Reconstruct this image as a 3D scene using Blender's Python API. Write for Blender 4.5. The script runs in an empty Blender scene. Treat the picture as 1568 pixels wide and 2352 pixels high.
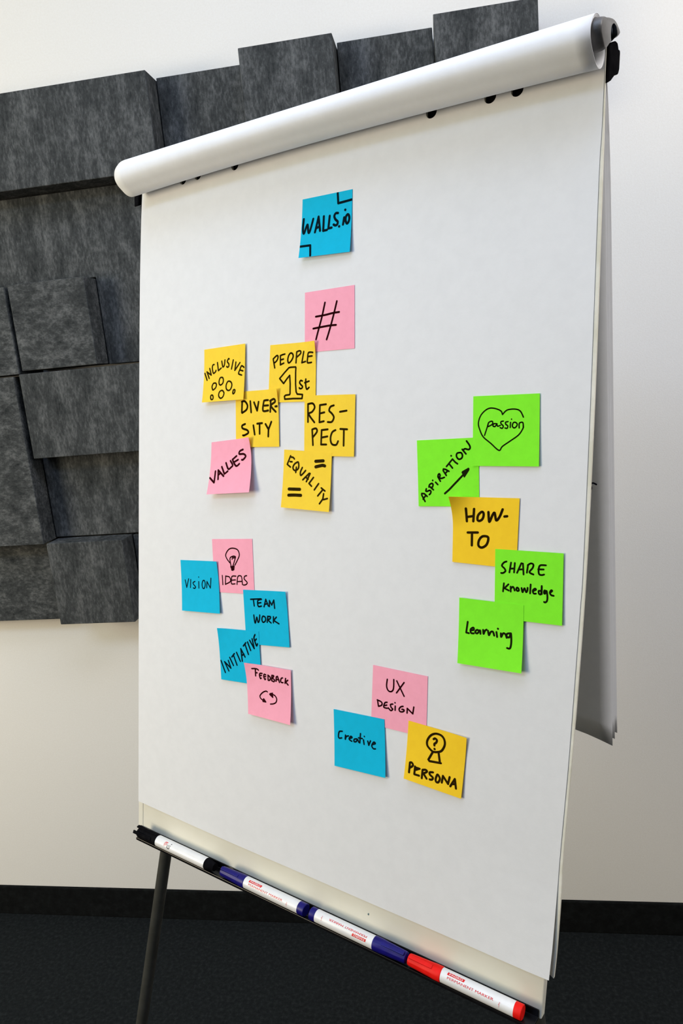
import bpy, bmesh, math, random
from mathutils import Vector, Matrix
from mathutils.geometry import delaunay_2d_cdt
S = bpy.context.scene
C = S.collection
R = math.radians

# ---------------------------------------------------------------- camera
cam_d = bpy.data.cameras.new('camera'); cam = bpy.data.objects.new('camera', cam_d); C.objects.link(cam)
cx, cy, cz = [0.98639, 0.13826, -0.08898], [0.05738, 0.21765, 0.97434], [0.15408, -0.96618, 0.20675]
cam.matrix_world = Matrix(((cx[0], cy[0], cz[0], 0.0), (cx[1], cy[1], cz[1], -1.56821), (cx[2], cy[2], cz[2], 1.4449), (0, 0, 0, 1)))
cam_d.sensor_fit = 'VERTICAL'; cam_d.sensor_height = 36.0; cam_d.lens = 36.0*1620.401/2352.0
cam_d.clip_start = 0.02; cam_d.clip_end = 50
S.camera = cam
# ---------------------------------------------------------------- light
S.view_settings.view_transform = 'Standard'; S.view_settings.look = 'None'
S.view_settings.exposure = 0.0; S.view_settings.gamma = 1.0; S.view_settings.use_curve_mapping = False
w = bpy.data.worlds.new('room_ambient'); S.world = w; w.use_nodes = True
bg = w.node_tree.nodes['Background']; bg.inputs['Color'].default_value = (0.92, 0.96, 1.0, 1); bg.inputs['Strength'].default_value = 0.015
def area(name, loc, target, sx, sy, energy, col):
    l = bpy.data.lights.new(name, 'AREA'); l.shape = 'RECTANGLE'; l.size = sx; l.size_y = sy; l.energy = energy; l.color = col
    o = bpy.data.objects.new(name, l); C.objects.link(o); o.location = loc
    o.rotation_euler = (Vector(target)-Vector(loc)).to_track_quat('-Z', 'Y').to_euler()
    return o
area('window_light', (-3, -2, 1.5), (0, 0, 1.2), 1.2, 1.0, 62, (1.0, .85, .62))          # warm daylight low from the left
area('window_light', (-3, -2, 2.5), (0, 0, 1.2), 1.2, 1.0, 17, (.82, 1.0, .82))
area('ceiling_light', (-1.4, -2.2, 2.8), (-1.4, -2.1, 0), 1.4, .7, 23, (.48, .66, 1.0))
area('ceiling_light', (-.2, -1.0, 2.8), (-.2, -.9, 0), 1.4, .7, 12.5, (.58, .72, 1.0))
area('ceiling_light', (1.4, -1.0, 2.8), (1.4, -.9, 0), 1.4, .7, 25, (.96, .92, .92))
area('wall_wash_light', (2.5, -1.5, 1.8), (.5, 0, 1.3), .7, .7, 17, (1.0, .95, .88))       # added wash to brighten the right-hand wall, from out of view

# ---------------------------------------------------------------- helpers
def mat(name, col, rough=.6, spec=.3, build=None):
    m = bpy.data.materials.new(name); m.use_nodes = True
    b = m.node_tree.nodes['Principled BSDF']
    b.inputs['Base Color'].default_value = (*col, 1); b.inputs['Roughness'].default_value = rough
    b.inputs['Specular IOR Level'].default_value = spec
    if build: build(m.node_tree, b)
    return m
def srgb(r, g, b):
    f = lambda c: (c/255/12.92 if c/255 <= .04045 else ((c/255+.055)/1.055)**2.4)
    return (f(r), f(g), f(b))
def noisy(cols, scale=20, detail=6, stretch=(1, 1, 1), bump=0, bscale=None, pos=(.35, .65), dist=0, coord='Object'):
    def build(nt, b):
        tc = nt.nodes.new('ShaderNodeTexCoord'); mp = nt.nodes.new('ShaderNodeMapping'); mp.inputs['Scale'].default_value = stretch
        nt.links.new(tc.outputs[coord], mp.inputs['Vector'])
        n = nt.nodes.new('ShaderNodeTexNoise'); n.inputs['Scale'].default_value = scale; n.inputs['Detail'].default_value = detail; n.inputs['Roughness'].default_value = .65
        n.inputs['Distortion'].default_value = dist
        nt.links.new(mp.outputs[0], n.inputs['Vector'])
        r = nt.nodes.new('ShaderNodeValToRGB'); e = r.color_ramp.elements
        e[0].position, e[1].position = pos; e[0].color = (*cols[0], 1); e[1].color = (*cols[-1], 1)
        if len(cols) == 3:
            k = e.new((pos[0]+pos[1])/2); k.color = (*cols[1], 1)
        nt.links.new(n.outputs['Fac'], r.inputs['Fac']); nt.links.new(r.outputs['Color'], b.inputs['Base Color'])
        if bump:
            n2 = nt.nodes.new('ShaderNodeTexNoise'); n2.inputs['Scale'].default_value = bscale or scale*4; n2.inputs['Detail'].default_value = 3
            nt.links.new(mp.outputs[0], n2.inputs['Vector'])
            bp = nt.nodes.new('ShaderNodeBump'); bp.inputs['Strength'].default_value = bump; bp.inputs['Distance'].default_value = .002
            nt.links.new(n2.outputs['Fac'], bp.inputs['Height']); nt.links.new(bp.outputs['Normal'], b.inputs['Normal'])
    return build
def link(name, verts, faces, m, parent=None, smooth=False):
    me = bpy.data.meshes.new(name); me.from_pydata([tuple(v) for v in verts], [], faces); me.update()
    bm = bmesh.new(); bm.from_mesh(me); bmesh.ops.recalc_face_normals(bm, faces=bm.faces) if smooth is not None else None
    bm.to_mesh(me); bm.free()
    if smooth:
        for p in me.polygons: p.use_smooth = True
    o = bpy.data.objects.new(name, me); C.objects.link(o); me.materials.append(m)
    if parent: o.parent = parent
    return o
def tag(o, label, cat, group=None):
    o['label'] = label; o['category'] = cat
    if group: o['group'] = group
    return o
def structure(o): o['kind'] = 'structure'; return o
def empty(name, loc, mw=None):
    o = bpy.data.objects.new(name, None); C.objects.link(o); o.empty_display_size = .05
    if mw is not None: o.matrix_world = mw
    else: o.location = loc
    return o
def bevel(o, w, seg=2):
    md = o.modifiers.new('bevel', 'BEVEL'); md.width = w; md.segments = seg; md.limit_method = 'ANGLE'; md.angle_limit = R(35)
    return o
def box_v(x0, x1, y0, y1, z0, z1):
    v = [(x, y, z) for x in (x0, x1) for y in (y0, y1) for z in (z0, z1)]
    f = [(0, 1, 3, 2), (4, 6, 7, 5), (0, 4, 5, 1), (2, 3, 7, 6), (0, 2, 6, 4), (1, 5, 7, 3)]
    return v, f
def box(name, x0, x1, y0, y1, z0, z1, m, parent=None, off=(0, 0, 0)):
    v, f = box_v(x0, x1, y0, y1, z0, z1)
    return link(name, [(a-off[0], b-off[1], c-off[2]) for a, b, c in v], f, m, parent)
def prism(name, poly, a, b, place, m, parent=None, smooth=False):
    """close a 2-D polygon between two values of a third axis; place(p, h) gives the point"""
    n = len(poly); v = [place(p, a) for p in poly]+[place(p, b) for p in poly]
    f = [tuple(range(n)), tuple(range(2*n-1, n-1, -1))]+[(i, (i+1) % n, n+(i+1) % n, n+i) for i in range(n)]
    return link(name, v, f, m, parent, smooth)
def tube_between(name, A, B, r0, r1, m, parent=None, seg=24):
    A, B = Vector(A), Vector(B); d = (B-A).normalized(); e1 = d.orthogonal().normalized(); e2 = d.cross(e1)
    v = []; f = []
    for P, r in ((A, r0), (B, r1)):
        for i in range(seg): t = 2*math.pi*i/seg; v.append(P+e1*r*math.cos(t)+e2*r*math.sin(t))
    f = [(i, (i+1) % seg, seg+(i+1) % seg, seg+i) for i in range(seg)]+[tuple(range(seg)), tuple(range(seg, 2*seg))]
    o = link(name, v, f, m, parent, True)
    md = o.modifiers.new('edge', 'EDGE_SPLIT'); md.split_angle = R(40)
    return o
def catmull(P, closed=False, k=4):
    n = len(P)
    if n < 3: return list(P)
    o = []
    for i in range(n if closed else n-1):
        if closed: a, b, c, d = P[(i-1) % n], P[i], P[(i+1) % n], P[(i+2) % n]
        else: a, b, c, d = P[max(i-1, 0)], P[i], P[i+1], P[min(i+2, n-1)]
        for j in range(k):
            t = j/k
            o.append(tuple(.5*((2*b[q])+(c[q]-a[q])*t+(2*a[q]-5*b[q]+4*c[q]-d[q])*t*t+(3*b[q]-a[q]-3*c[q]+d[q])*t**3) for q in range(len(b))))
    o.append(tuple(P[0]) if closed else tuple(P[-1]))
    return o
def stroke_flat(path, wd, step=4):
    """2-D pen stroke: list of polygons (quads with round ends and joints)"""
    P = []; h = wd/2
    q = []
    for a, b in zip(path, path[1:]):             # split long runs so that the ink can follow a bent sheet
        L = math.hypot(b[0]-a[0], b[1]-a[1]); n = max(1, int(math.ceil(L/step)))
        for i in range(n): q.append((a[0]+(b[0]-a[0])*i/n, a[1]+(b[1]-a[1])*i/n))
    q.append(path[-1])
    for a, b in zip(q, q[1:]):
        dx, dy = b[0]-a[0], b[1]-a[1]; L = math.hypot(dx, dy)
        if L < 1e-6: continue
        nx, ny = -dy/L*h, dx/L*h
        P.append([(a[0]+nx, a[1]+ny), (a[0]-nx, a[1]-ny), (b[0]-nx, b[1]-ny), (b[0]+nx, b[1]+ny)])
    for a in q: P.append([(a[0]+h*math.cos(t*math.pi/5), a[1]+h*math.sin(t*math.pi/5)) for t in range(10)])
    return P

# board frame: u runs along the board to the right, v up its face, n out of it towards the viewer
BO, BU, BV, BN = Vector([-0.51971, -0.62782, 0.78795]), Vector([0.8979, -0.44021, 0.0]), Vector([0.08375, 0.17082, 0.98174]), Vector([-0.43217, -0.8815, 0.19025])
def Bp(u, v, n): return BO+BU*u+BV*v+BN*n
BR = Matrix((BU, BV, BN)).transposed().to_4x4()

# ---------------------------------------------------------------- materials
M_wall = mat('painted_plaster', (.80, .79, .77), .85, .15, noisy([(.81, .80, .775), (.835, .83, .81)], 260, 3, bump=.12, bscale=420))
M_ceil = mat('ceiling_paint', (.82, .82, .8), .9, .1, noisy([(.8, .8, .78), (.84, .84, .82)], 80, 3))
M_carpet = mat('dark_carpet', (.012, .015, .017), .95, .1, noisy([(.0045, .006, .0075), (.0085, .011, .0125), (.018, .0215, .024)], 120, 9, bump=.5, bscale=330, pos=(.3, .72)))
def felt(name, st, k):
    def build(nt, b):
        tc = nt.nodes.new('ShaderNodeTexCoord')
        def nz(scale, det, stretch, rough):
            mp = nt.nodes.new('ShaderNodeMapping'); mp.inputs['Scale'].default_value = stretch; nt.links.new(tc.outputs['Object'], mp.inputs['Vector'])
            n = nt.nodes.new('ShaderNodeTexNoise'); n.inputs['Scale'].default_value = scale; n.inputs['Detail'].default_value = det; n.inputs['Roughness'].default_value = rough
            nt.links.new(mp.outputs[0], n.inputs['Vector']); return n.outputs['Fac']
        big = nz(24, 5, st, .6); fine = nz(120, 8, st, .72)
        mx = nt.nodes.new('ShaderNodeMix'); mx.inputs[0].default_value = .56; nt.links.new(big, mx.inputs[2]); nt.links.new(fine, mx.inputs[3])
        r = nt.nodes.new('ShaderNodeValToRGB'); e = r.color_ramp.elements
        e[0].position = .33; e[0].color = (.020*k, .0235*k, .0255*k, 1); e[1].position = .70; e[1].color = (.225*k, .235*k, .24*k, 1)
        q = e.new(.49); q.color = (.071*k, .077*k, .080*k, 1)
        nt.links.new(mx.outputs[0], r.inputs['Fac']); nt.links.new(r.outputs['Color'], b.inputs['Base Color'])
        bp = nt.nodes.new('ShaderNodeBump'); bp.inputs['Strength'].default_value = .3; bp.inputs['Distance'].default_value = .002
        nt.links.new(fine, bp.inputs['Height']); nt.links.new(bp.outputs['Normal'], b.inputs['Normal'])
    return mat(name, (.06, .065, .07), .95, .08, build)
M_skirt = mat('carpet_skirting', (.005, .006, .007), .95, .1, noisy([(.003, .0035, .004), (.0055, .0065, .007), (.010, .012, .013)], 60, 9, bump=.4, bscale=330, pos=(.3, .72)))
M_felt_v = felt('grey_felt_upright_grain', (1.5, 1.5, .62), .78)
M_felt_h = felt('grey_felt_level_grain', (.8, 1.3, 1.2), .78)
M_paper = mat('flip_chart_paper', (.86, .86, .87), .7, .2, noisy([(.775, .785, .81), (.80, .81, .835)], 60, 4, bump=.03, bscale=500))
M_pad = mat('paper_edges', (.80, .78, .68), .8, .2, noisy([(.70, .68, .57), (.82, .80, .72)], 30, 4, stretch=(1, 1, 1)))
M_board = mat('cream_lacquered_steel', (.80, .78, .68), .35, .4, noisy([(.78, .76, .66), (.82, .80, .71)], 12, 3))
M_black = mat('black_plastic', (.004, .004, .0045), .6, .0, noisy([(.005, .005, .006), (.009, .009, .010)], 90, 3))
M_tray = mat('glossy_black_tray', (.004, .004, .005), .25, .25, noisy([(.003, .003, .004), (.006, .006, .007)], 60, 3))
M_grey = mat('dark_grey_plastic', (.09, .085, .085), .42, .4, noisy([(.075, .072, .072), (.10, .096, .096)], 120, 3, bump=.05))
M_leg = mat('dark_grey_steel_tube', (.035, .036, .032), .45, .4, noisy([(.03, .031, .027), (.042, .043, .039)], 40, 3))
M_rubber = mat('black_rubber', (.012, .012, .012), .8, .2, noisy([(.01, .01, .01), (.016, .016, .016)], 60, 3))
M_ink = mat('dark_ink', (.006, .006, .008), .6, .05, noisy([(.005, .005, .007), (.009, .009, .011)], 90, 2))
M_navy = mat('navy_ink', (.006, .008, .03), .6, .05, noisy([(.005, .007, .025), (.008, .01, .036)], 90, 2))
NOTE = {'blue': ((.003, .49, .76), (.002, .010, .016)), 'pink': ((1.0, .41, .54), (.030, .001, .003)),
        'yellow': ((1.0, .68, .05), (.028, .016, .001)), 'orange': ((1.0, .64, .025), (.022, .011, .001)), 'green': ((.24, .93, .03), (.008, .012, .002))}
M_note = {}; M_nink = {}
for k, (c, i) in NOTE.items():
    M_note[k] = mat(k+'_note_paper', c, .75, .12, noisy([tuple(x*.97 for x in c), tuple(min(1, x*1.02) for x in c)], 90, 3))
    M_nink[k] = mat('marker_ink_on_'+k, i, .7, .02, noisy([tuple(x*.85 for x in i), tuple(x*1.2 for x in i)], 150, 3))
M_white = mat('white_pen_barrel', (.82, .82, .82), .3, .5, noisy([(.8, .8, .8), (.84, .84, .84)], 60, 2))
M_blue = mat('blue_plastic', (.008, .006, .20), .4, .25, noisy([(.005, .003, .13), (.007, .005, .17)], 80, 2))
M_red = mat('red_plastic', (.82, .010, .006), .45, .15, noisy([(.76, .008, .005), (.85, .012, .008)], 80, 2))
M_redprint = mat('red_print', (.68, .008, .010), .4, .3, noisy([(.64, .007, .008), (.71, .009, .012)], 80, 2))
M_whiteprint = mat('white_print', (.85, .85, .85), .4, .3, noisy([(.84, .84, .84), (.86, .86, .86)], 80, 2))

# ---------------------------------------------------------------- setting
structure(box('wall_back', -3.2, 3.2, 0, .15, 0, 2.85, M_wall))
structure(box('floor', -3.2, 3.2, -4.2, .15, -.12, 0, M_carpet))
structure(box('ceiling', -3.2, 3.2, -4.2, .15, 2.85, 2.95, M_ceil))
bevel(structure(box('baseboard_back', -3.2, 3.2, -.008, 0, 0, .09, M_skirt)), .003)

# ---------------------------------------------------------------- felt wall blocks
GB = 'grey felt blocks of the sculpted wall panel'
def block(x0, x1, z0, z1, d, m, label):
    g = .0012; cx_, cz_ = (x0+x1)/2, (z0+z1)/2
    o = box('felt_wall_block', x0+g-cx_, x1-g-cx_, -d, -.0005, z0+g-cz_, z1-g-cz_, m)
    o.location = (cx_, 0, cz_); bevel(o, .0015, 2)
    return tag(o, label, 'acoustic panel', GB)
Dp, Dr = .10, .05
block(-1.10, -.541, 1.853, 2.038, Dp, M_felt_v, 'long thick grey felt block at the top left of the wall panel')
block(-.541, -.354, 1.855, 2.040, Dr, M_felt_v, 'thin recessed felt block between the long top left block and the nearest square one')
block(-.354, -.169, 1.862, 2.049, Dp, M_felt_v, 'thick square felt block in the top row, above the left half of the paper roll')
block(-.169, .017, 1.866, 2.051, Dr, M_felt_v, 'thin recessed felt block in the top row, between the two thick square blocks')
block(.017, .206, 1.866, 2.052, Dp, M_felt_v, 'thick square felt block at the top right end of the wall panel')
def block_poly(poly, d, m, label):
    cx_ = sum(p[0] for p in poly)/len(poly); cz_ = sum(p[1] for p in poly)/len(poly)
    o = prism('felt_wall_block', [(x-cx_, z-cz_) for x, z in poly], -d, -.0005, lambda p, y: (p[0], y, p[1]), m)
    o.location = (cx_, 0, cz_); bevel(o, .0015, 2)
    return tag(o, label, 'acoustic panel', GB)
block_poly([(-1.29, 1.6725), (-.7335, 1.6725), (-.7335, 1.487), (-.355, 1.487), (-.355, 1.8515), (-1.29, 1.8515)], Dr, M_felt_v, 'wide recessed felt block in shade right under the long top left block')
block(-.914, -.735, 1.487, 1.671, Dp, M_felt_h, 'thick square felt block at mid height with the dark shaded right side')
block(-.924, -.553, 1.293, 1.483, Dp, M_felt_v, 'long thick felt block at mid height reaching behind the left edge of the paper')
block(-1.29, -.920, 1.481, 1.668, Dp, M_felt_h, 'thick felt block cut by the left picture edge, beside the mid height square block')
block(-1.29, -.935, 1.094, 1.479, Dp, M_felt_h, 'tall thick felt block at the left picture edge')
block(-.934, -.553, 1.098, 1.291, Dr, M_felt_v, 'recessed felt block in shade under the long mid height block')
block(-.932, -.742, .896, 1.097, Dp, M_felt_v, 'thick square felt block at the bottom of the wall panel beside the paper')
block(-.741, -.553, .896, 1.096, Dr, M_felt_v, 'recessed felt block at the bottom of the panel, mostly hidden behind the paper')
block(-1.29, -.936, .892, 1.092, Dr, M_felt_h, 'recessed felt block at the bottom left corner of the panel, under the tall block')

# ---------------------------------------------------------------- easel
easel = empty('flip_chart_easel', (0, 0, 0)); base = Bp(.33, 0, -.1); base.z = 0; easel.location = base
tag(easel, 'flip chart easel with cream board, black pen tray and dark grey tube legs', 'easel')
EB = base
def E(u, v, n): return Bp(u, v, n)-EB
def bar(name, poly, u0, u1, m, slope=0, parent=easel, ref=0, smooth=False):
    """poly in (n, v), run along u"""
    return prism(name, poly, u0, u1, lambda p, u: E(u, p[1]+slope*(u-ref), p[0]), m, parent, smooth)
SL = -.0143
# board sheet
bev = prism('board', [(-.0035, -.052), (.652, -.058), (.6545, -.010), (.672, .55), (.675, .893), (-.0035, .893)], -.008, -.019, lambda p, n: E(p[0], p[1], n), M_board, easel)
bevel(bev, .0012)
fr = prism('side_frame', [(-.0075, -.050), (.0038, -.050), (.0038, .893), (-.0075, .893)], -.0072, -.0205, lambda p, n: E(p[0], p[1], n), M_board, easel); bevel(fr, .0015)
# small marker mark on the board face under the sheet
def flat_ink(name, polys, put, m, parent):
    v = []; f = []
    for P in polys: k = len(v); v += [put(q) for q in P]; f.append(tuple(range(k, k+len(P))))
    return link(name, v, f, m, parent, None)
sp = stroke_flat([(0, 0), (.6, -1.0), (1.3, -.5), (1.0, 1.2)], 1.0)
flat_ink('ink_mark', sp, lambda q: E(.4285+q[0]*.001, -.0235+q[1]*.001, -.0078), mat('faded_teal_ink', (.10, .20, .22), .6, .2, noisy([(.08, .17, .19), (.14, .25, .27)], 400, 3)), easel)
# clamp bar behind the top of the pad
cb = bar('clamp_bar', [(-.0047, .898), (-.0047, .958), (-.020, .958), (-.020, .898)], -.006, .676, M_black); bevel(cb, .002)
# end pieces
cap_raw = [(.028, .933), (.040, .938), (.0455, .946), (.0425, .955), (.034, .962), (.025, .966), (.015, .971), (.0045, .9756), (-.006, .9785), (-.015, .9785), (-.021, .978), (-.0245, .9755), (-.0225, .9715), (-.016, .9665), (-.0115, .9655),
         (-.0095, .968), (-.0065, .9700), (-.001, .9695), (.0035, .967), (.0075, .963), (.0092, .959), (.0088, .954), (.006, .951), (.014, .944)]
cap_p = catmull(cap_raw, True, 3)[:-1]
def end_cap(u0, u1, dv):
    rings = [(u0, 1.0, 0)]+[(u1-(u1-u0)*.13*(1-math.sin(a*math.pi/10)), 1-.11*(1-math.cos(a*math.pi/10)), 0) for a in range(6)]
    pts = []; n = len(cap_p); cxm = sum(p[0] for p in cap_p)/n; cym = sum(p[1] for p in cap_p)/n
    # shrink each ring along its own outline normals so the hook keeps its gap
    v = []
    for u, s, _ in rings:
        ins = (1-s)*.022
        for i, p in enumerate(cap_p):
            a, b = cap_p[i-1], cap_p[(i+1) % n]; t = Vector((b[0]-a[0], b[1]-a[1])).normalized(); nn = Vector((-t.y, t.x))
            v.append(E(u, p[1]+nn.y*ins*-1*SGN+dv, p[0]+nn.x*ins*-1*SGN))
    f = []
    for r in range(len(rings)-1):
        for i in range(n): f.append((r*n+i, r*n+(i+1) % n, (r+1)*n+(i+1) % n, (r+1)*n+i))
    f += [tuple(range(n)), tuple(range((len(rings)-1)*n, len(rings)*n))]
    o = link('end_cap', v, f, M_grey, easel, True)
    md = o.modifiers.new('edge', 'EDGE_SPLIT'); md.split_angle = R(38)
    return o
SGN = 1 if sum((cap_p[i][0]*cap_p[(i+1) % len(cap_p)][1]-cap_p[(i+1) % len(cap_p)][0]*cap_p[i][1]) for i in range(len(cap_p))) < 0 else -1
end_cap(.630, .692, 0); end_cap(.045, .012, .016)
hook_p = [(-.002, .918), (-.013, .925), (-.026, .936), (-.0385, .943), (-.042, .949), (-.043, .966), (-.041, .969), (-.036, .9665), (-.034, .969), (-.031, .971), (-.025, .9695), (-.010, .960), (-.002, .953)]
for u0, u1, dv in ((.677, .688, 0), (-.0075, -.018, .018)):
    h = bar('hanging_hook', [(a, b+dv) for a, b in hook_p], u0, u1, M_black); bevel(h, .0025, 3)
# pen tray: back flange, floor and low lip
def vt(u): return -.0376+SL*u
tr = prism('pen_tray', [(-.0074, 0), (-.0055, 0), (-.0055, -.0080), (.0128, -.0080), (.0128, -.0066), (.0146, -.0066), (.0146, -.0104), (-.0074, -.0104)], -.0015, .6495,
           lambda p, u: E(u+(.75*max(0, p[0]+.0055) if u < .3 else 0), vt(u)+p[1], p[0]), M_tray, easel); bevel(tr, .0006)
# legs
def leg(u_top, v_top, n_top, foot):
    A = E(u_top, v_top, n_top); F = Vector(foot)-EB
    d = (F-A).normalized()
    l = tube_between('leg', A, F-d*.02, .0095, .0095, M_leg, easel)
    tube_between('rubber_foot', F-d*.045, F+Vector((0, 0, .001)), .0125, .0125, M_rubber, l)
def foot_at(u0, v0, du, n):      # where a leg running down the board's slope meets the floor
    t = v0
    P = Bp(u0, v0, n)
    for i in range(400):
        v = v0-i*.004; P = Bp(u0-du*(v0-v), v, n)
        if P.z <= .012: break
    return P
k = 0.1814
leg(0.03026+k*.40, .318, -.032, foot_at(0.03026, -.0816, k, -.032))
leg(.640-k*.40, .318, -.032, foot_at(.640, -.0816, -k, -.032))
rf = Bp(.565, 0, 0)+Vector((BN.x, BN.y, 0)).normalized()*-.22; rf.z = .012
leg(.53, .72, -.034, rf)

# ---------------------------------------------------------------- paper pad hung on the easel
pad = empty('flip_chart_pad', Bp(.34, .95, 0)); PB = Vector(pad.location)
tag(pad, 'large white paper pad hung on the easel with used sheets flipped over its top', 'paper pad')
def Pd(u, v, n): return Bp(u, v, n)-PB
SHL, SHR, SHB, PADR = [[0.00404, 0.9545], [0.0014, 0.90297], [-0.00084, 0.7851], [-0.00113, 0.51749], [0.00013, 0.24325], [0.00114, 0.00487]], [[0.68415, 0.93259], [0.68345, 0.87246], [0.68235, 0.82236], [0.68216, 0.61706], [0.68092, 0.44108], [0.6795, 0.3962], [0.67682, 0.32352], [0.67319, 0.23111], [0.66818, 0.13655], [0.66637, 0.08765], [0.66457, 0.03303]], [[0.00114, 0.00487], [0.17503, 0.00073], [0.33421, -0.00122], [0.46786, -0.00279], [0.5826, -0.00236], [0.63391, -0.00164]], [[0.68483, 0.92295], [0.68543, 0.87277], [0.6856, 0.82235], [0.68602, 0.61707], [0.68397, 0.44116], [0.68014, 0.32365], [0.67606, 0.23117], [0.67122, 0.13666], [0.67017, 0.08776], [0.66797, 0.03132], [0.66584, -0.00117]]
holes = []
for u, vb in ((.0924, .9461), (.1227, .9463), (.1941, .9437), (.4947, .9338), (.5653, .9308), (.5954, .9296)):
    r = .0068; h = [(u+r*math.cos(t), vb+r+r*math.sin(t)) for t in [math.pi+math.pi*i/10 for i in range(11)]]
    h += [(u+r, vb+.012), (u+r*.7, vb+.0160), (u-r*.7, vb+.0160), (u-r, vb+.012)]
    holes.append(h)
def interp(P, v):
    for a, b in zip(P, P[1:]):
        if b[1] <= v <= a[1]: return a[0]+(b[0]-a[0])*(a[1]-v)/(a[1]-b[1])
    return P[0][0] if v > P[0][1] else P[-1][0]
def cdt(bound, hs, step):
    pts = []; edges = []; loops = []
    def loop(L):
        k = len(pts); pts.extend(Vector(q) for q in L); n = len(L)
        edges.extend((k+i, k+(i+1) % n) for i in range(n)); loops.append(list(range(k, k+n)))
    loop(bound)
    for h in hs: loop(h)
    us = [p[0] for p in bound]; vs = [p[1] for p in bound]
    def inside(q, L):
        c = False
        for a, b in zip(L, L[1:]+L[:1]):
            if (a[1] > q[1]) != (b[1] > q[1]) and q[0] < (b[0]-a[0])*(q[1]-a[1])/(b[1]-a[1])+a[0]: c = not c
        return c
    def near(q, L): return min((q[0]-a[0])**2+(q[1]-a[1])**2 for a in L) < (step*.3)**2
    u = min(us)+step/2
    while u < max(us):
        v = min(vs)+step/2
        while v < max(vs):
            q = (u, v)
            if inside(q, bound) and not near(q, bound) and not any(inside(q, h) or near(q, h) for h in hs): pts.append(Vector(q))
            v += step
        u += step
    co, ed, fa, ov, oe, of = delaunay_2d_cdt(pts, edges, [], 1, 1e-6)
    keep = []
    for t in fa:
        c = [sum(co[i][k] for i in t)/len(t) for k in (0, 1)]
        if not any(inside(c, h) for h in hs): keep.append(tuple(t))
    return co, keep
def sheet_n(u, v):           # lower right corner of the top sheet bends a little off the pad
    a = max(0, (u-.44)/.22); b = max(0, (.11-v)/.11)
    return .006*min(1, a)**2*b**1.5
def dens(P, k=5):
    return catmull([tuple(p) for p in P], False, k)
left = dens(SHL); right = dens([(.6844, .9545)]+[(p[0], p[1]) for p in SHR])
bottom = dens(SHB+[[0.66283, -0.00054]])[1:]
top = [(u, .9545) for u in [x*.684/12 for x in range(1, 12)]]
bound = left+bottom+right[::-1]+top[::-1]
co, fa = cdt(bound, holes, .022)
fs = link('front_sheet', [Pd(c[0], c[1], sheet_n(c[0], c[1])) for c in co], fa, M_paper, pad, False)
md = fs.modifiers.new('thickness', 'SOLIDIFY'); md.thickness = .00025; md.offset = 0
# the sheets still unused under it
pr = dens([(.6849, .9525)]+PADR); lb = [(p[0]+.0012, max(p[1]+.003, .007)) for p in left]
bot = [(p[0], p[1]+.0035) for p in bottom[:-1]]
bound2 = lb+bot+pr[::-1]+[(u, .9525) for u in [x*.684/12 for x in range(11, 0, -1)]]
co2, fa2 = cdt(bound2, holes, .03)
n2 = len(co2); v2 = [Pd(c[0], c[1], -.0006) for c in co2]+[Pd(c[0], c[1], -.0044) for c in co2]
cnt = {}
for t in fa2:
    for a, b in zip(t, t[1:]+t[:1]): cnt.setdefault((min(a, b), max(a, b)), []).append((a, b))
side = [(e[0][0], e[0][1], e[0][1]+n2, e[0][0]+n2) for e in cnt.values() if len(e) == 1]
link('unused_sheets', v2, fa2+[tuple(i+n2 for i in t[::-1]) for t in fa2]+side, M_pad, pad)
# used sheets: up from the clamp, round in a soft roll over the top, then hanging straight down behind
PRF = [(-.0002, .952), (.002, .940), (.007, .931), (.014, .925), (.022, .922), (.030, .9225), (.038, .926), (.045, .930), (.0495, .935), (.051, .941), (.050, .948), (.046, .955), (.040, .962), (.031, .968), (.021, .972),
       (.011, .9735), (0, .9735), (-.012, .972), (-.024, .968), (-.033, .961), (-.038, .952), (-.040, .940)]
HZ = Vector((0, 0, -1)); dN, dV = HZ.dot(BN), HZ.dot(BV)
def flipped(inset, uL, uR, uRb, drop, corner, nb):
    prof = dens(PRF, 4); c0 = (.006, .948)
    rows = []
    NU = 44
    for j in range(NU+1):
        s = j/NU; row = []
        for i, (n, v) in enumerate(prof):
            k = i/(len(prof)-1)
            # shrink towards the roll's middle for the inner sheets
            d = math.hypot(n-c0[0], v-c0[1]); q = max(.3, 1-inset/d)
            nn, vv = c0[0]+(n-c0[0])*q, c0[1]+(v-c0[1])*q
            w = min(1, i/10)
            nn2 = nn+(1-s)*.002*w; vL = .9385+(vv-.922)*1.10; lift = (1-s)*(vL-vv)
            vv2 = vv+lift+.0055*4*s*(1-s)*min(1, max(0, (.962-vv)/.036))*w
            u = uL+(uR+(uRb-uR)*max(0, (k-.6)/.4)-uL)*s
            row.append(Pd(u, vv2, nn2))
        u_end = uL+(uRb-uL)*s
        n_e, v_e = prof[-1]; d = math.hypot(n_e-c0[0], v_e-c0[1]); q = max(.3, 1-inset/d); n_e, v_e = c0[0]+(n_e-c0[0])*q, c0[1]+(v_e-c0[1])*q
        n_e += (1-s)*.002; v_e += (1-s)*(.9385+(v_e-.922)*1.10-v_e)
        cl = max(0, (u_end-(uRb-.045))/.045)
        L = drop+corner*cl**1.4
        NV = 30
        for i in range(1, NV+1):
            t = i/NV; z = t*L; e = 1-math.exp(-z/.05)
            row.append(Pd(u_end, v_e+dV*z, n_e+dN*z+(nb-n_e+0)*e*.9-.0055*cl**2*t))
        rows.append(row)
    n = len(rows[0]); v = [p for r in rows for p in r]
    f = [(a*n+b, a*n+b+1, (a+1)*n+b+1, (a+1)*n+b) for a in range(NU) for b in range(n-1)]
    o = link('flipped_sheet', v, f, M_paper, pad, True)
    md = o.modifiers.new('thickness', 'SOLIDIFY'); md.thickness = .0004; md.offset = 0
    return o
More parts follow.
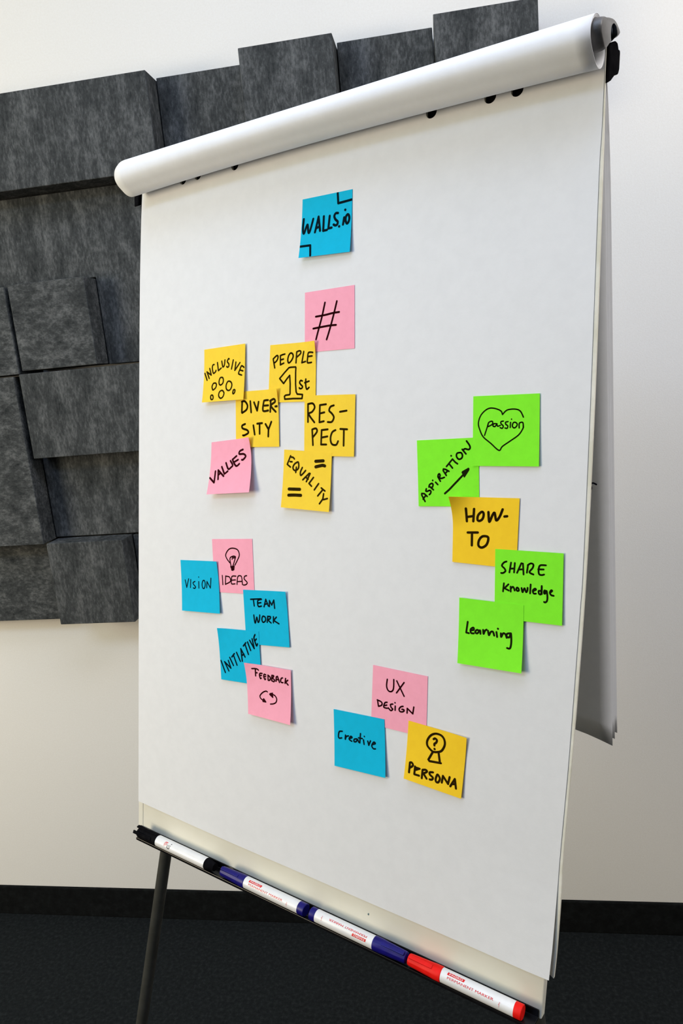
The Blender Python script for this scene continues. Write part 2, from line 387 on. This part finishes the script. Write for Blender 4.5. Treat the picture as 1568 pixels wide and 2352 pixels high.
f_out = flipped(.0000, .0060, .6840, .6765, .735, .010, -.053)
f_mid = flipped(.0012, .0075, .6836, .6750, .742, .010, -.0465)
f_in = flipped(.0026, .0085, .6832, .6735, .748, .0125, -.0405)
# end of a written word on the innermost hanging sheet
def HB(u, z): return Pd(u, .955+dV*(-z), -.040+dN*(-z))+BN*.0022
W1 = catmull([(.646, -.4382), (.6529, -.4382), (.6561, -.4379), (.6595, -.4394)]); W2 = catmull([(.650, -.4400), (.6525, -.4405), (.6537, -.443), (.6531, -.4455), (.6515, -.4459), (.647, -.4455)])
polys = []
for W_ in (W1, W2): polys += stroke_flat([(a*1000, b*1000) for a, b in W_], 1.9)
flat_ink('handwriting', polys, lambda q: HB(q[0]*.001, q[1]*.001), M_navy, f_in)

# ---------------------------------------------------------------- sticky notes
NOTES = {
 'walls': {"c":[[0.31303,0.88028],[0.3895,0.87727],[0.38993,0.80117],[0.31243,0.80517]],"base":0.0006,"lift":[0.006,0.004],"curl":None,"parts":{"handwriting":[3.22,[["s",[41,338,34,472,44,559,67,581,98,491,127,444,150,564,174,580,207,478,238,361]],["p",[289,592,345,340,391,581]],["p",[310,526,372,510]],["p",[452,350,454,590,529,585]],["p",[570,360,554,564,619,560]],["s",[733,338,689,335,661,377,688,435,731,474,729,517,694,534,655,514]],["p",[764,557,769,561]],["p",[856,427,840,538]],["p",[870,305,874,309]],["c",[916,388,888,425,887,485,915,532,943,511,957,453,942,401]]]],"corner_mark":[3.07,[["p",[716,14,731,180,989,163]]]],"corner_mark#2":[3.07,[["p",[8,803,215,805,236,983]]]]}},
 'hash': {"c":[[0.31923,0.76194],[0.39536,0.7615],[0.39731,0.68458],[0.32043,0.6855]],"base":0.0006,"lift":[0,0],"curl":None,"parts":{"handwriting":[2.59,[["s",[416,212,353,443,281,655,235,797]],["s",[655,216,584,449,506,675,451,815]],["s",[229,422,416,414,573,398,701,395]],["s",[177,614,326,604,506,594,639,596]]]]}},
 'inclusive': {"c":[[0.14126,0.7043],[0.21926,0.70601],[0.22015,0.62987],[0.14344,0.62867]],"base":0.0024,"lift":[0.006,0.0035],"curl":None,"parts":{"handwriting":[2.26,[["p",[24,449,88,584]],["p",[76,424,139,554]],["p",[77,428,186,494]],["p",[142,367,188,494]],["s",[253,304,219,312,209,373,240,465,292,441,300,416]],["p",[334,275,362,428,430,385]],["s",[441,260,463,352,479,370,508,333,518,245]],["s",[621,238,606,229,577,279,616,330,610,377,577,382,565,367]],["p",[721,265,682,425]],["p",[785,310,764,457,882,328]],["s",[980,422,951,400,918,391,888,446,856,521,899,546,932,557]],["p",[881,459,958,484]]]],"circles_drawing":[2.26,[["c",[461,560,413,567,390,628,398,677,434,700,484,669,495,619,485,579]],["c",[297,652,252,657,222,712,239,765,259,778,313,742,329,691,317,662]],["c",[638,644,598,655,569,715,582,783,633,815,682,793,708,725,688,668]],["c",[775,807,750,817,741,861,754,883,780,867,791,826]],["c",[480,802,425,818,401,873,417,919,462,948,510,920,530,864,516,830]],["c",[234,873,210,883,208,918,222,950,246,959,268,947,271,916,258,884]]]]}},
 'people': {"c":[[0.26293,0.70018],[0.33893,0.69858],[0.33943,0.62261],[0.2608,0.62409]],"base":0.0012,"lift":[0,0],"curl":["TR",0.004],"parts":{"handwriting":[2.32,[["p",[79,249,119,400]],["s",[79,243,155,190,185,211,166,270,114,311]],["p",[336,175,290,181,237,195,242,354]],["p",[242,354,316,328]],["p",[247,269,307,259]],["c",[461,165,421,203,402,267,410,314,432,331,482,293,517,230,503,181]],["p",[592,156,581,338]],["s",[592,154,650,139,681,154,672,191,595,243]],["p",[746,158,706,343,783,326]],["s",[944,187,887,179,844,191,829,270,824,345,871,352,910,348]],["p",[845,247,925,243]]]],"numeral_drawing":[2.32,[["p",[575,407,472,407,431,413,350,482,235,589,325,678,395,599,452,544,467,689,469,858,459,874,377,880,350,898,359,948,542,943,723,947,732,880,621,869,597,830,582,694,578,504,581,418]],["s",[723,651,689,641,667,675,691,709,729,743,713,774,679,779,662,764]],["s",[795,622,794,702,806,772,826,794,865,764]],["p",[774,682,863,659]]]]}},
 'diversity': {"c":[[0.20203,0.6411],[0.27829,0.6416],[0.28119,0.56526],[0.204,0.56497]],"base":0.0018,"lift":[0,0.0],"curl":["TR",0.004],"parts":{"handwriting":[2.91,[["p",[158,182,147,372]],["s",[149,182,219,175,282,248,262,327,155,382]],["p",[352,182,370,381]],["p",[440,206,511,357,547,202]],["s",[770,184,694,186,668,208,647,363,767,364]],["p",[680,276,769,275]],["p",[833,197,812,389]],["s",[816,200,909,172,933,221,832,284,937,394]],["p",[932,302,969,300]],["s",[225,584,152,612,165,662,271,695,297,745,203,787,169,786]],["p",[419,614,448,778]],["p",[508,587,623,581]],["p",[564,594,562,767]],["p",[700,599,766,694]],["p",[834,564,766,698,759,818]]]]}},
 'respect': {"c":[[0.32212,0.63045],[0.40046,0.62841],[0.40062,0.552],[0.32313,0.55331]],"base":0.0018,"lift":[0,0.0008],"curl":None,"parts":{"handwriting":[2.59,[["p",[74,140,75,438]],["s",[79,140,170,132,211,197,160,270,92,310,207,445]],["p",[438,150,316,162,309,445,398,428]],["p",[318,299,407,282]],["s",[592,171,527,193,502,256,555,302,596,365,558,438,476,441]],["p",[713,277,841,260]],["p",[163,564,182,822]],["s",[170,560,242,546,261,601,176,693]],["p",[478,561,356,573,348,811,454,810]],["p",[358,696,474,677]],["s",[632,573,567,610,536,710,565,800,649,814,687,754]],["p",[726,555,859,561]],["p",[795,561,797,825]]]]}},
 'equality': {"c":[[0.29028,0.56133],[0.36724,0.55703],[0.36639,0.48224],[0.28913,0.48517]],"base":0.0024,"lift":[0.004,0.003],"curl":None,"parts":{"handwriting":[2.38,[["p",[145,100,79,250,150,293]],["s",[158,121,201,125,229,149]],["p",[138,200,181,201]],["c",[297,200,237,235,205,293,223,335,266,345,318,311,328,254,317,205]],["p",[278,288,269,379]],["s",[405,287,371,357,370,407,386,421,430,384,476,333]],["p",[427,494,554,376,573,378,503,521]],["p",[479,443,538,476]],["p",[646,441,560,548,615,591]],["p",[758,538,677,649]],["p",[817,607,894,653]],["p",[846,638,755,746]],["p",[871,701,862,790]],["p",[951,776,876,800,858,796,801,875]]]],"equals_sign":[4.24,[["p",[677,164,834,147]],["s",[683,258,775,234,826,224,867,231]]]],"equals_sign#2":[4.24,[["p",[144,673,376,662]],["s",[145,779,267,768,406,763]]]]}},
 'values': {"c":[[0.15731,0.57233],[0.23163,0.5783],[0.23817,0.50354],[0.15738,0.49826]],"base":0.0024,"lift":[0.009,0.01],"curl":["TR",0.005],"parts":{"handwriting":[2.9,[["p",[18,684,138,782,140,563]],["p",[227,723,207,547,355,671]],["p",[220,642,275,604]],["p",[290,489,369,630,445,583]],["s",[389,422,454,542,519,515,557,476,497,392]],["s",[644,312,564,362,551,382,639,498,717,462]],["p",[594,420,682,385]],["s",[806,206,725,230,712,281,819,289,868,334,808,391,773,392]]]]}},
 'ideas': {"c":[[0.1583,0.43403],[0.23461,0.43944],[0.24024,0.3631],[0.16459,0.3583]],"base":0.0006,"lift":[0,0],"curl":None,"parts":{"handwriting":[1.81,[["p",[220,681,224,853]],["p",[307,687,290,846]],["s",[307,691,403,707,420,786,297,841]],["s",[565,684,469,690,446,769,449,829,535,826]],["p",[464,761,550,753]],["s",[583,835,598,733,622,682,671,674,705,698,718,834]],["p",[595,783,707,776]],["s",[832,668,782,680,766,727,814,769,837,802,793,835,739,840]]]],"light_bulb_drawing":[1.81,[["s",[431,442,360,369,333,290,415,194,523,170,637,201,673,294,615,396,550,483]],["s",[455,501,436,360,513,319,566,323,571,350,502,500]],["p",[489,375,513,327,532,355,568,327]],["p",[443,514,534,503]],["p",[453,533,535,521]],["p",[460,555,529,547]],["p",[467,576,523,566]],["p",[498,500,493,582]]]]}},
 'vision': {"c":[[0.09424,0.39869],[0.16982,0.40283],[0.17855,0.32901],[0.1017,0.3241]],"base":0.0012,"lift":[0.003,0.003],"curl":["TR",0.002],"parts":{"handwriting":[1.77,[["p",[106,391,141,538,202,367]],["p",[260,378,244,536]],["s",[374,410,319,438,340,478,384,518,355,548,321,538]],["p",[474,409,471,536]],["p",[477,320,479,323]],["c",[594,384,562,452,574,526,612,536,645,465,634,391]],["p",[680,521,695,397,777,521,805,330]]]]}},
 'teamwork': {"c":[[0.21953,0.36753],[0.29621,0.37312],[0.30419,0.29946],[0.22704,0.29257]],"base":0.0012,"lift":[0,0.001],"curl":["TR",0.002],"parts":{"handwriting":[2.26,[["p",[169,171,417,153]],["p",[235,176,246,290]],["s",[427,160,345,182,330,242,346,296,416,285]],["p",[341,234,408,223]],["p",[475,295,526,157,575,278]],["p",[493,251,565,232]],["p",[600,285,609,176,655,256,711,164,718,311]],["s",[222,458,233,575,251,597,290,494,313,586,346,545,363,451]],["c",[431,471,406,534,433,580,489,546,486,484]],["p",[546,465,526,575]],["s",[546,468,608,470,596,509,545,527,615,582]],["p",[677,467,668,575]],["p",[744,471,677,533,793,588]]]]}},
 'initiative': {"c":[[0.17283,0.30761],[0.24939,0.31313],[0.25647,0.23907],[0.18149,0.23466]],"base":0.0018,"lift":[0.001,0],"curl":["TL",0.002],"parts":{"handwriting":[2.42,[["p",[23,633,117,853]],["p",[114,647,209,813]],["p",[114,647,264,754]],["p",[212,614,266,754]],["p",[252,551,334,696]],["p",[307,537,376,466]],["p",[349,492,425,679]],["p",[432,438,515,598]],["p",[563,590,545,358,638,505]],["p",[561,483,616,455]],["p",[612,300,678,234]],["p",[657,268,724,448]],["p",[721,217,785,368]],["p",[775,181,874,326,837,148]],["s",[912,65,882,124,899,191,933,270,958,231]],["p",[908,173,937,143]]]]}},
 'feedback': {"c":[[0.22652,0.26669],[0.30677,0.26952],[0.31119,0.19772],[0.23649,0.19706]],"base":0.0024,"lift":[0.004,0.005],"curl":["TL",0.003],"parts":{"handwriting":[2.2,[["s",[150,98,218,88,268,91,292,108]],["p",[225,97,220,230]],["p",[236,168,259,163]],["s",[370,160,325,165,307,203,324,264,344,252]],["p",[328,207,354,198]],["s",[450,174,416,169,403,219,425,268,442,252]],["p",[422,213,448,206]],["p",[501,171,498,267]],["s",[501,171,548,206,545,249,516,269,498,267]],["p",[587,163,579,264]],["s",[587,163,627,162,619,189,594,212,642,238,625,275,582,263]],["p",[675,259,684,176,712,161,751,269]],["p",[688,225,737,217]],["s",[821,172,793,187,776,236,797,262,827,259]],["p",[887,172,872,264]],["p",[934,198,885,237,938,284]]]],"arrow_drawing":[1.93,[["s",[472,495,440,485,368,521,301,591,306,638,358,670]],["f",[377,627,394,629,448,690,432,704,360,706,347,688,358,655]],["f",[599,483,601,521,607,577,594,591,515,542,512,522,535,502]],["s",[592,520,642,534,682,584,670,648,616,689,539,710]]]]}},
 'passion': {"c":[[0.55598,0.61849],[0.63063,0.61799],[0.63269,0.54174],[0.55756,0.54179]],"base":0.0012,"lift":[0.0005,0.0015],"curl":None,"parts":{"handwriting":[1.51,[["s",[229,428,248,379,301,365,302,407,237,439]],["p",[241,398,184,562]],["s",[374,401,326,400,313,430,343,441,371,409,383,436,426,425]],["s",[470,366,435,373,435,402,468,433,455,467,423,457]],["s",[541,375,505,382,506,411,537,434,527,468,495,463]],["p",[578,386,574,457]],["p",[592,341,593,344]],["c",[620,392,605,436,629,465,660,451,678,415,652,388]],["s",[707,467,706,408,729,390,760,395,769,461]]]],"heart_drawing":[1.51,[["s",[456,274,428,220,323,181,226,188,128,268,85,387,114,494,165,585,281,676,409,778,459,722,585,641,701,562,761,475,765,431]],["s",[456,274,524,213,642,203,720,233,767,318]]]]}},
 'aspiration': {"c":[[0.48659,0.57091],[0.56334,0.57327],[0.56656,0.49709],[0.49147,0.49447]],"base":0.0006,"lift":[0.0008,0],"curl":None,"parts":{"handwriting":[2.02,[["p",[114,927,59,830,60,806,103,809,152,851]],["p",[81,892,122,842]],["s",[140,736,131,768,154,774,194,760,217,775,209,804,189,824]],["s",[185,710,196,675,236,655,255,676,238,717,208,710]],["p",[205,708,260,752]],["p",[299,639,334,674]],["p",[250,610,252,612]],["p",[379,625,340,558]],["s",[340,558,347,526,367,515,376,544,355,575]],["s",[362,578,401,582,446,568]],["p",[479,540,429,467,433,444,468,450,524,480]],["p",[460,514,493,480]],["p",[485,407,585,301,628,348,664,372]],["p",[533,374,582,433]],["p",[562,250,567,253]],["c",[693,210,659,220,649,257,670,295,697,307,735,288,745,249,727,214]],["p",[743,163,801,232]],["s",[758,175,786,156,841,170,866,151,860,111,813,44]]]],"arrow_drawing":[2.3,[["p",[450,808,519,754,756,533]],["f",[837,432,854,445,849,473,777,574,764,576,740,527,725,504,732,485]]]]}},
 'howto': {"c":[[0.53529,0.50717],[0.61248,0.50778],[0.61125,0.43192],[0.53645,0.43333]],"base":0.0012,"lift":[0.0008,0],"curl":["TL",0.013],"parts":{"handwriting":[2.84,[["p",[210,174,222,365]],["p",[331,176,322,360]],["p",[223,301,320,283]],["c",[449,214,395,266,386,332,418,350,465,315,479,242]],["s",[550,213,568,355,612,256,644,222,671,328,719,276,761,166]],["p",[792,267,831,261]],["p",[238,534,396,523]],["p",[306,536,308,722]],["c",[474,574,420,634,412,713,465,742,539,690,559,584]]]]}},
 'share': {"c":[[0.58711,0.45171],[0.66134,0.45262],[0.66259,0.37759],[0.58849,0.37621]],"base":0.0018,"lift":[0,0.001],"curl":None,"parts":{"handwriting":[2.01,[["s",[175,170,137,186,105,233,145,272,161,307,127,338,95,341]],["p",[244,181,221,323]],["p",[301,182,291,318]],["p",[234,268,296,261]],["p",[336,320,398,179,422,183,433,336]],["p",[359,271,427,263]],["p",[496,199,482,306]],["s",[493,199,539,171,575,187,564,235,519,297,578,325]],["s",[755,183,672,190,652,252,659,312,695,324,731,314]],["p",[646,247,724,243]],["p",[140,486,128,604]],["p",[209,495,149,557,216,584]],["p",[243,525,245,596]],["s",[243,558,275,525,295,547,304,576]],["c",[338,531,329,559,345,578,367,570,360,541]],["s",[407,531,423,589,450,530,475,584,493,559,496,520]],["p",[540,469,534,596]],["s",[579,557,618,536,603,522,573,552,586,592,619,591]],["s",[688,547,658,550,664,590,694,587,701,476,703,589]],["s",[765,543,741,536,736,572,751,579,771,539,785,620,780,678,757,701,739,697]],["s",[822,558,851,532,836,525,819,558,837,591,873,598]]]]}},
 'learning': {"c":[[0.54644,0.3938],[0.62117,0.39386],[0.62265,0.3216],[0.54764,0.31982]],"base":0.0024,"lift":[0.003,0.005],"curl":None,"parts":{"handwriting":[2.26,[["p",[144,353,124,518,168,523]],["s",[191,476,244,462,236,429,194,462,203,514,246,516]],["s",[329,464,294,456,267,493,303,508,343,456,352,508]],["s",[392,443,401,502,420,455,447,433]],["s",[469,446,485,511,511,460,545,452,567,506]],["p",[600,449,612,520]],["p",[620,395,623,398]],["s",[668,459,674,511,702,455,736,463,758,513]],["s",[815,439,762,453,757,494,797,501,819,439,829,569,814,660,770,663]]]]}},
 'ux': {"c":[[0.43358,0.29759],[0.50857,0.29666],[0.50851,0.2237],[0.43239,0.22348]],"base":0.0006,"lift":[0,0],"curl":None,"parts":{"handwriting":[1.97,[["s",[277,188,268,304,302,372,358,377,396,320,397,170]],["p",[452,181,593,407]],["p",[585,183,454,379]],["p",[107,567,129,667]],["s",[103,568,183,588,190,637,130,670]],["s",[287,570,245,589,229,663,294,669]],["p",[241,635,283,618]],["s",[393,578,351,595,367,642,395,661,360,693,312,658]],["p",[439,601,438,671]],["p",[432,546,434,549]],["s",[580,576,539,593,510,636,524,670,565,671,597,651,595,628,560,629]],["p",[655,671,656,592,756,662,771,547]]]]}},
 'creative': {"c":[[0.37637,0.23101],[0.45153,0.23373],[0.45654,0.16329],[0.3808,0.15911]],"base":0.0012,"lift":[0.002,0.003],"curl":None,"parts":{"handwriting":[2.11,[["s",[167,363,106,380,87,462,103,495,154,481]],["s",[231,418,225,492,246,441,291,420]],["s",[306,465,363,436,337,419,302,474,355,502]],["s",[456,441,406,458,401,499,445,490,470,446,494,493]],["p",[532,335,514,500]],["p",[490,417,565,415]],["p",[588,433,598,508]],["p",[605,369,607,372]],["p",[671,438,689,507,724,424]],["s",[753,482,815,453,787,433,747,501,775,547,817,543]]]]}},
 'persona': {"c":[[0.48486,0.23937],[0.56041,0.23611],[0.55573,0.1649],[0.48284,0.1703]],"base":0.0012,"lift":[0.005,0.002],"curl":["TR",0.002],"parts":{"handwriting":[2.76,[["p",[80,711,82,868]],["s",[80,703,112,693,139,734,88,789]],["p",[177,739,177,869,262,866]],["p",[182,752,260,751]],["p",[190,792,242,760]],["p",[312,755,313,891]],["s",[312,752,365,735,390,758,329,809]],["p",[337,810,395,871]],["s",[493,735,440,752,445,789,499,819,489,857,450,867]],["c",[571,747,550,823,562,868,598,866,620,807,605,771]],["p",[657,850,666,737,763,838,778,720]],["p",[804,862,866,722,900,867]],["p",[831,816,882,802]]]],"head_drawing":[2.86,[["c",[485,86,400,142,349,242,356,325,419,380,464,398,527,385,602,341,646,236,635,149,581,91]],["s",[454,189,477,169,511,190,500,235,474,261,475,289]],["p",[482,344,485,349]],["p",[457,407,394,553,414,572,610,544]],["p",[556,387,592,539]]]]}}}
INFO = {
 'walls': ('blue', 'blue sticky note with two inked corner marks, topmost on the white sheet'),
 'hash': ('pink', 'pink sticky note with a big hash sign, stuck above the yellow notes'),
 'people': ('yellow', 'yellow sticky note reading PEOPLE 1st, overlapping the pink hash note'),
 'diversity': ('yellow', 'yellow sticky note reading DIVERSITY, between the INCLUSIVE and PEOPLE 1st notes'),
 'respect': ('yellow', 'yellow sticky note reading RESPECT below the PEOPLE 1st note'),
 'inclusive': ('yellow', 'yellow sticky note reading INCLUSIVE over six drawn circles'),
 'values': ('pink', 'pink sticky note reading VALUES on a slant, its bottom edge curling off the sheet'),
 'equality': ('yellow', 'yellow sticky note reading EQUALITY on a slant with two equals signs'),
 'ideas': ('pink', 'pink sticky note reading IDEAS under a drawn light bulb'),
 'vision': ('blue', 'blue sticky note reading VISION, leftmost of all the notes'),
 'teamwork': ('blue', 'blue sticky note reading TEAM WORK below the light bulb note'),
 'initiative': ('blue', 'blue sticky note reading INITIATIVE slanting upwards'),
 'feedback': ('pink', 'pink sticky note reading FEEDBACK over two round arrows'),
 'aspiration': ('green', 'green sticky note reading ASPIRATION with a rising arrow'),
 'passion': ('green', 'green sticky note with the word passion inside a drawn heart'),
 'howto': ('orange', 'orange yellow sticky note reading HOW-TO with a curling top left corner'),
 'share': ('green', 'green sticky note reading SHARE Knowledge, rightmost of all the notes'),
 'learning': ('green', 'green sticky note reading Learning, lowest of the green notes'),
 'ux': ('pink', 'pink sticky note reading UX DESIGN near the bottom of the sheet'),
 'creative': ('blue', 'blue sticky note reading Creative, lowest of the blue notes'),
 'persona': ('orange', 'orange yellow sticky note reading PERSONA under a drawn head with a question mark'),
}
def note(key):
    D = NOTES[key]; colr, label = INFO[key]; c = D['c']; lift = D['lift']; curl = D['curl']
    uc = sum(p[0] for p in c)/4; vc = sum(p[1] for p in c)/4
    def P(s, t, dn=0):
        u = (1-s)*(1-t)*c[0][0]+s*(1-t)*c[1][0]+s*t*c[2][0]+(1-s)*t*c[3][0]
        v = (1-s)*(1-t)*c[0][1]+s*(1-t)*c[1][1]+s*t*c[2][1]+(1-s)*t*c[3][1]
        n = D['base']+((1-s)*lift[0]+s*lift[1])*max(t, 0)**2.2
        if curl:
            k = (1-s) if curl[0] == 'TL' else s
            n += curl[1]*max(0, (k-.55)/.45)**2*max(0, (.5-t)/.5)**2
        return (u-uc, v-vc, n+dn)
    N = 20; th = .0001
    v = [P(i/N, j/N) for j in range(N+1) for i in range(N+1)]
    f = [(j*(N+1)+i, (j+1)*(N+1)+i, (j+1)*(N+1)+i+1, j*(N+1)+i+1) for j in range(N) for i in range(N)]
    o = link('sticky_note', v, f, M_note[colr], None, True)
    md = o.modifiers.new('thickness', 'SOLIDIFY'); md.thickness = .0002; md.offset = 0
    md = o.modifiers.new('crisp_edge', 'EDGE_SPLIT'); md.split_angle = R(35)
    o.matrix_world = Matrix.Translation(Bp(uc, vc, 0)) @ BR
    tag(o, label, 'sticky note', 'sticky notes on the flip chart sheet')
    for part, (wd, strokes) in D['parts'].items():
        polys = []; wd *= 1.0
        for kind, a in strokes:
            pts = [(a[i]*.076, a[i+1]*.076) for i in range(0, len(a), 2)]      # millimetres on the note
            if kind == 'f': polys.append(pts); continue
            if kind == 's': pts = catmull(pts)
            elif kind == 'c': pts = catmull(pts, True)
            polys += stroke_flat(pts, wd)
        v = []; f = []
        for Q in polys:
            k = len(v)
            for x, y in Q: v.append(P(min(max(x/76, .001), .999), min(max(y/76, .001), .999), .00022))
            f.append(tuple(range(k, k+len(Q))))
        link(part.split('#')[0], v, f, M_nink[colr], o, None)
for key in NOTES: note(key)

# ---------------------------------------------------------------- markers in the tray
def text_polys(txt, size, bold=.0):
    cu = bpy.data.curves.new('lettering', 'FONT'); cu.body = txt; cu.size = size; cu.offset = bold; cu.resolution_u = 3
    to = bpy.data.objects.new('lettering', cu); C.objects.link(to)
    dg = bpy.context.evaluated_depsgraph_get(); ev = to.evaluated_get(dg); me = ev.to_mesh()
    V = [(q.co.x, q.co.y) for q in me.vertices]; me.calc_loop_triangles(); F = [tuple(p.vertices) for p in me.loop_triangles]
    ev.to_mesh_clear(); bpy.data.objects.remove(to); bpy.data.curves.remove(cu)
    x0, x1 = min(q[0] for q in V), max(q[0] for q in V); y0, y1 = min(q[1] for q in V), max(q[1] for q in V)
    return [((q[0]-x0)/(x1-x0), (q[1]-y0)/(y1-y0)) for q in V], F
NC = .0090
E1 = (Vector((0, .57, .72))).normalized(); E2 = Vector((0, E1.z, -E1.y))     # (u, v, n): towards the viewer, and up round the barrel
class Pen:
    def __init__(s, name, label, u0, u1, rad):
        um = (u0+u1)/2
        ax = (Vector((1, SL, 0))).normalized()
        s.c = um; s.o = empty(name, (0, 0, 0)); s.o.matrix_world = Matrix.Translation(Bp(um, vt(um)-.0080+rad+.0003, NC)) @ BR @ Matrix.Rotation(math.atan(SL), 4, 'Z')
        tag(s.o, label, 'marker pen', 'marker pens in the tray')
    def lathe(s, name, prof, m, ribs=0, parent=None):
        seg = 48; v = []; f = []
        for q, (u, r) in enumerate(prof):
            for i in range(seg):
                t = 2*math.pi*i/seg; rr = r*(1-(.035 if ribs and 1 < q < len(prof)-3 and i % 4 < 2 else 0))
                v.append((u-s.c, rr*math.cos(t), rr*math.sin(t)))
        for a in range(len(prof)-1):
            for i in range(seg): f.append((a*seg+i, a*seg+(i+1) % seg, (a+1)*seg+(i+1) % seg, (a+1)*seg+i))
        f += [tuple(range(seg)), tuple(range((len(prof)-1)*seg, len(prof)*seg))]
        o = link(name, v, f, m, parent or s.o, True)
        md = o.modifiers.new('edge', 'EDGE_SPLIT'); md.split_angle = R(35)
        return o
    def clip(s, ua, ub, ang, r, m, parent):
        e = E1*math.cos(ang)+E2*math.sin(ang); t = -E1*math.sin(ang)+E2*math.cos(ang); v = []
        for u, h in ((ua, .0004), (ua, .0028), (ub, .0022), (ub, .0006)):
            for w in (-.0024, .0024): v.append(Vector((u-s.c, 0, 0))+e*(r+h-.0006)+t*w)
        f = [(0, 1, 3, 2), (2, 3, 5, 4), (4, 5, 7, 6), (6, 7, 1, 0), (0, 2, 4, 6), (1, 7, 5, 3)]
        return bevel(link('clip', v, f, m, parent), .0006)
    def wrap(s, name, V, F, m, r, parent):
        """V in metres: (along u, round the barrel from the side facing the viewer)"""
        v = []
        for x, y in V:
            t = y/r; v.append(Vector((x-s.c, 0, 0))+(E1*math.cos(t)+E2*math.sin(t))*(r+.00012))
        return link(name, v, F, m, parent, None)
    def text(s, name, txt, x0, x1, y0, y1, m, r, parent, bold=0, flip=False, vert=False):
        T_, F = text_polys(txt, 1.0, bold)
        if flip: V = [(x1-(x1-x0)*a, y1-(y1-y0)*b) for a, b in T_]
        elif vert: V = [(x0+(x1-x0)*b, y1-(y1-y0)*a) for a, b in T_]
        else: V = [(x0+(x1-x0)*a, y0+(y1-y0)*b) for a, b in T_]
        if not bold and not vert:            # a heavier face: the letters printed twice, a hair apart
            n = len(V); V = V+[(a+.00016, b) for a, b in V]; F = F+[tuple(i+n for i in q) for q in F]
        return s.wrap(name, V, F, m, r, parent)
    def patch(s, name, x0, x1, y0, y1, m, r, parent, skew=0):
        n = 8; V = [(x0+(x1-x0)*i+skew*(j/n-.5), y0+(y1-y0)*j/n) for j in range(n+1) for i in (0, 1)]
        F = [(2*j, 2*j+1, 2*j+3, 2*j+2) for j in range(n)]
        return s.wrap(name, V, F, m, r-.00006, parent)
def marker(name, label, ends, m_cap, reverse, red_up=0):
    """ends: outer end of cap, barrel start, barrel end, plug end along the tray"""
    a, b, c, d = ends; sg = 1 if b > a else -1; r = .0079
    P = Pen(name, label, a, d, .0084)
    br = P.lathe('barrel', [(b-sg*.001, r), (c+sg*.0003, r)], M_white)
    L = abs(b-a)
    cp = P.lathe('cap', [(a, .0052), (a+sg*.0008, .0064), (a+sg*.004, .0068), (a+sg*.30*L, .0072), (b-sg*.30*L, .0080), (b-sg*.22*L, .0084), (b-sg*.0005, .0084), (b, .0080)], m_cap, 1)
    P.clip(a+sg*.002, b-sg*.26*L, .35, .0072, m_cap, cp)
    P.lathe('end_plug', [(c, .0079), (c+sg*.0004, .0080), (d-sg*.0006, .0080), (d, .0073)], m_cap)
    x = lambda k: b+(c-b)*k
    if not reverse:
        P.patch('logo_patch', x(.09), x(.33), .0013+red_up, .0045+red_up, M_redprint, r, br, .0006)
        P.text('logo_lettering', 'PAGRO', x(.115), x(.305), .0019+red_up, .0039+red_up, M_whiteprint, r, br, .008)
        P.text('lettering', 'PERMANENT MARKER', x(.10), x(.74), -.0027+red_up, -.0002+red_up, M_redprint, r, br, 0)
        P.text('small_lettering', 'Pagro', x(.81), x(.83), -.0062+red_up, -.0012+red_up, M_redprint, r, br, 0, vert=True)
    else:
        P.patch('logo_patch', x(.33), x(.10), -.0040, -.0008, M_redprint, r, br, .0006)
        P.text('logo_lettering', 'PAGRO', x(.305), x(.125), -.0034, -.0014, M_whiteprint, r, br, .008, flip=True)
        P.text('lettering', 'PERMANENT MARKER', x(.75), x(.10), .0006, .0031, M_redprint, r, br, 0, flip=True)
        P.text('small_lettering', 'Pagro', x(.88), x(.86), -.0035, .0022, M_redprint, r, br, 0, vert=True)
    return P
# whiteboard marker with black ends
P = Pen('whiteboard_marker', 'white marker with a black clip cap at the left end of the tray', .0110, .1790, .0084)
rb = .0081
br = P.lathe('barrel', [(.0575, rb), (.1625, rb)], M_white)
cp = P.lathe('cap', [(.0150, .0045), (.0155, .0072), (.0200, .0080), (.0560, .0086), (.0590, .0086)], M_black, 1)
P.clip(.0125, .056, .75, .0080, M_black, cp); P.clip(.0108, .050, -.35, .0080, M_black, cp)
P.lathe('end_plug', [(.1620, .0081), (.1650, .0080), (.1740, .0062), (.1790, .0055)], M_black)
def bars(L, m, name):
    V = []; F = []
    for pts in L:
        for Q in stroke_flat([(x*1000, y*1000) for x, y in pts], .85, .5):
            k = len(V); V += [(x*.001, y*.001) for x, y in Q]; F.append(tuple(range(k, k+len(Q))))
    P.wrap(name, V, F, m, rb, br)
bars([catmull([(.0795, -.0028), (.0795, .0010), (.0808, .0027), (.0850, .0030)]), [(.0815, -.0020), (.0818, .0020)], [(.0840, -.0012), (.0836, .0022)]], M_redprint, 'logo_lettering')
bars([[(.0860, .0000), (.0862, -.0040)], catmull([(.0855, -.0030), (.0870, -.0046), (.0900, -.0046), (.0914, -.0028), (.0914, .0004)]), [(.0887, .0004), (.0890, -.0042)], [(.0918, .0026), (.0934, .0030)]], M_ink, 'logo_lettering')
marker('permanent_marker', 'blue capped marker second from the left in the tray, print the right way up', (.1935, .2395, .3335, .3440), M_blue, False)
marker('permanent_marker', 'blue capped marker lying the other way round, its print upside down', (.4950, .4495, .3622, .3530), M_blue, True)
marker('permanent_marker', 'red capped permanent marker at the right end of the tray', (.4975, .5415, .6285, .6372), M_red, False, .0008)
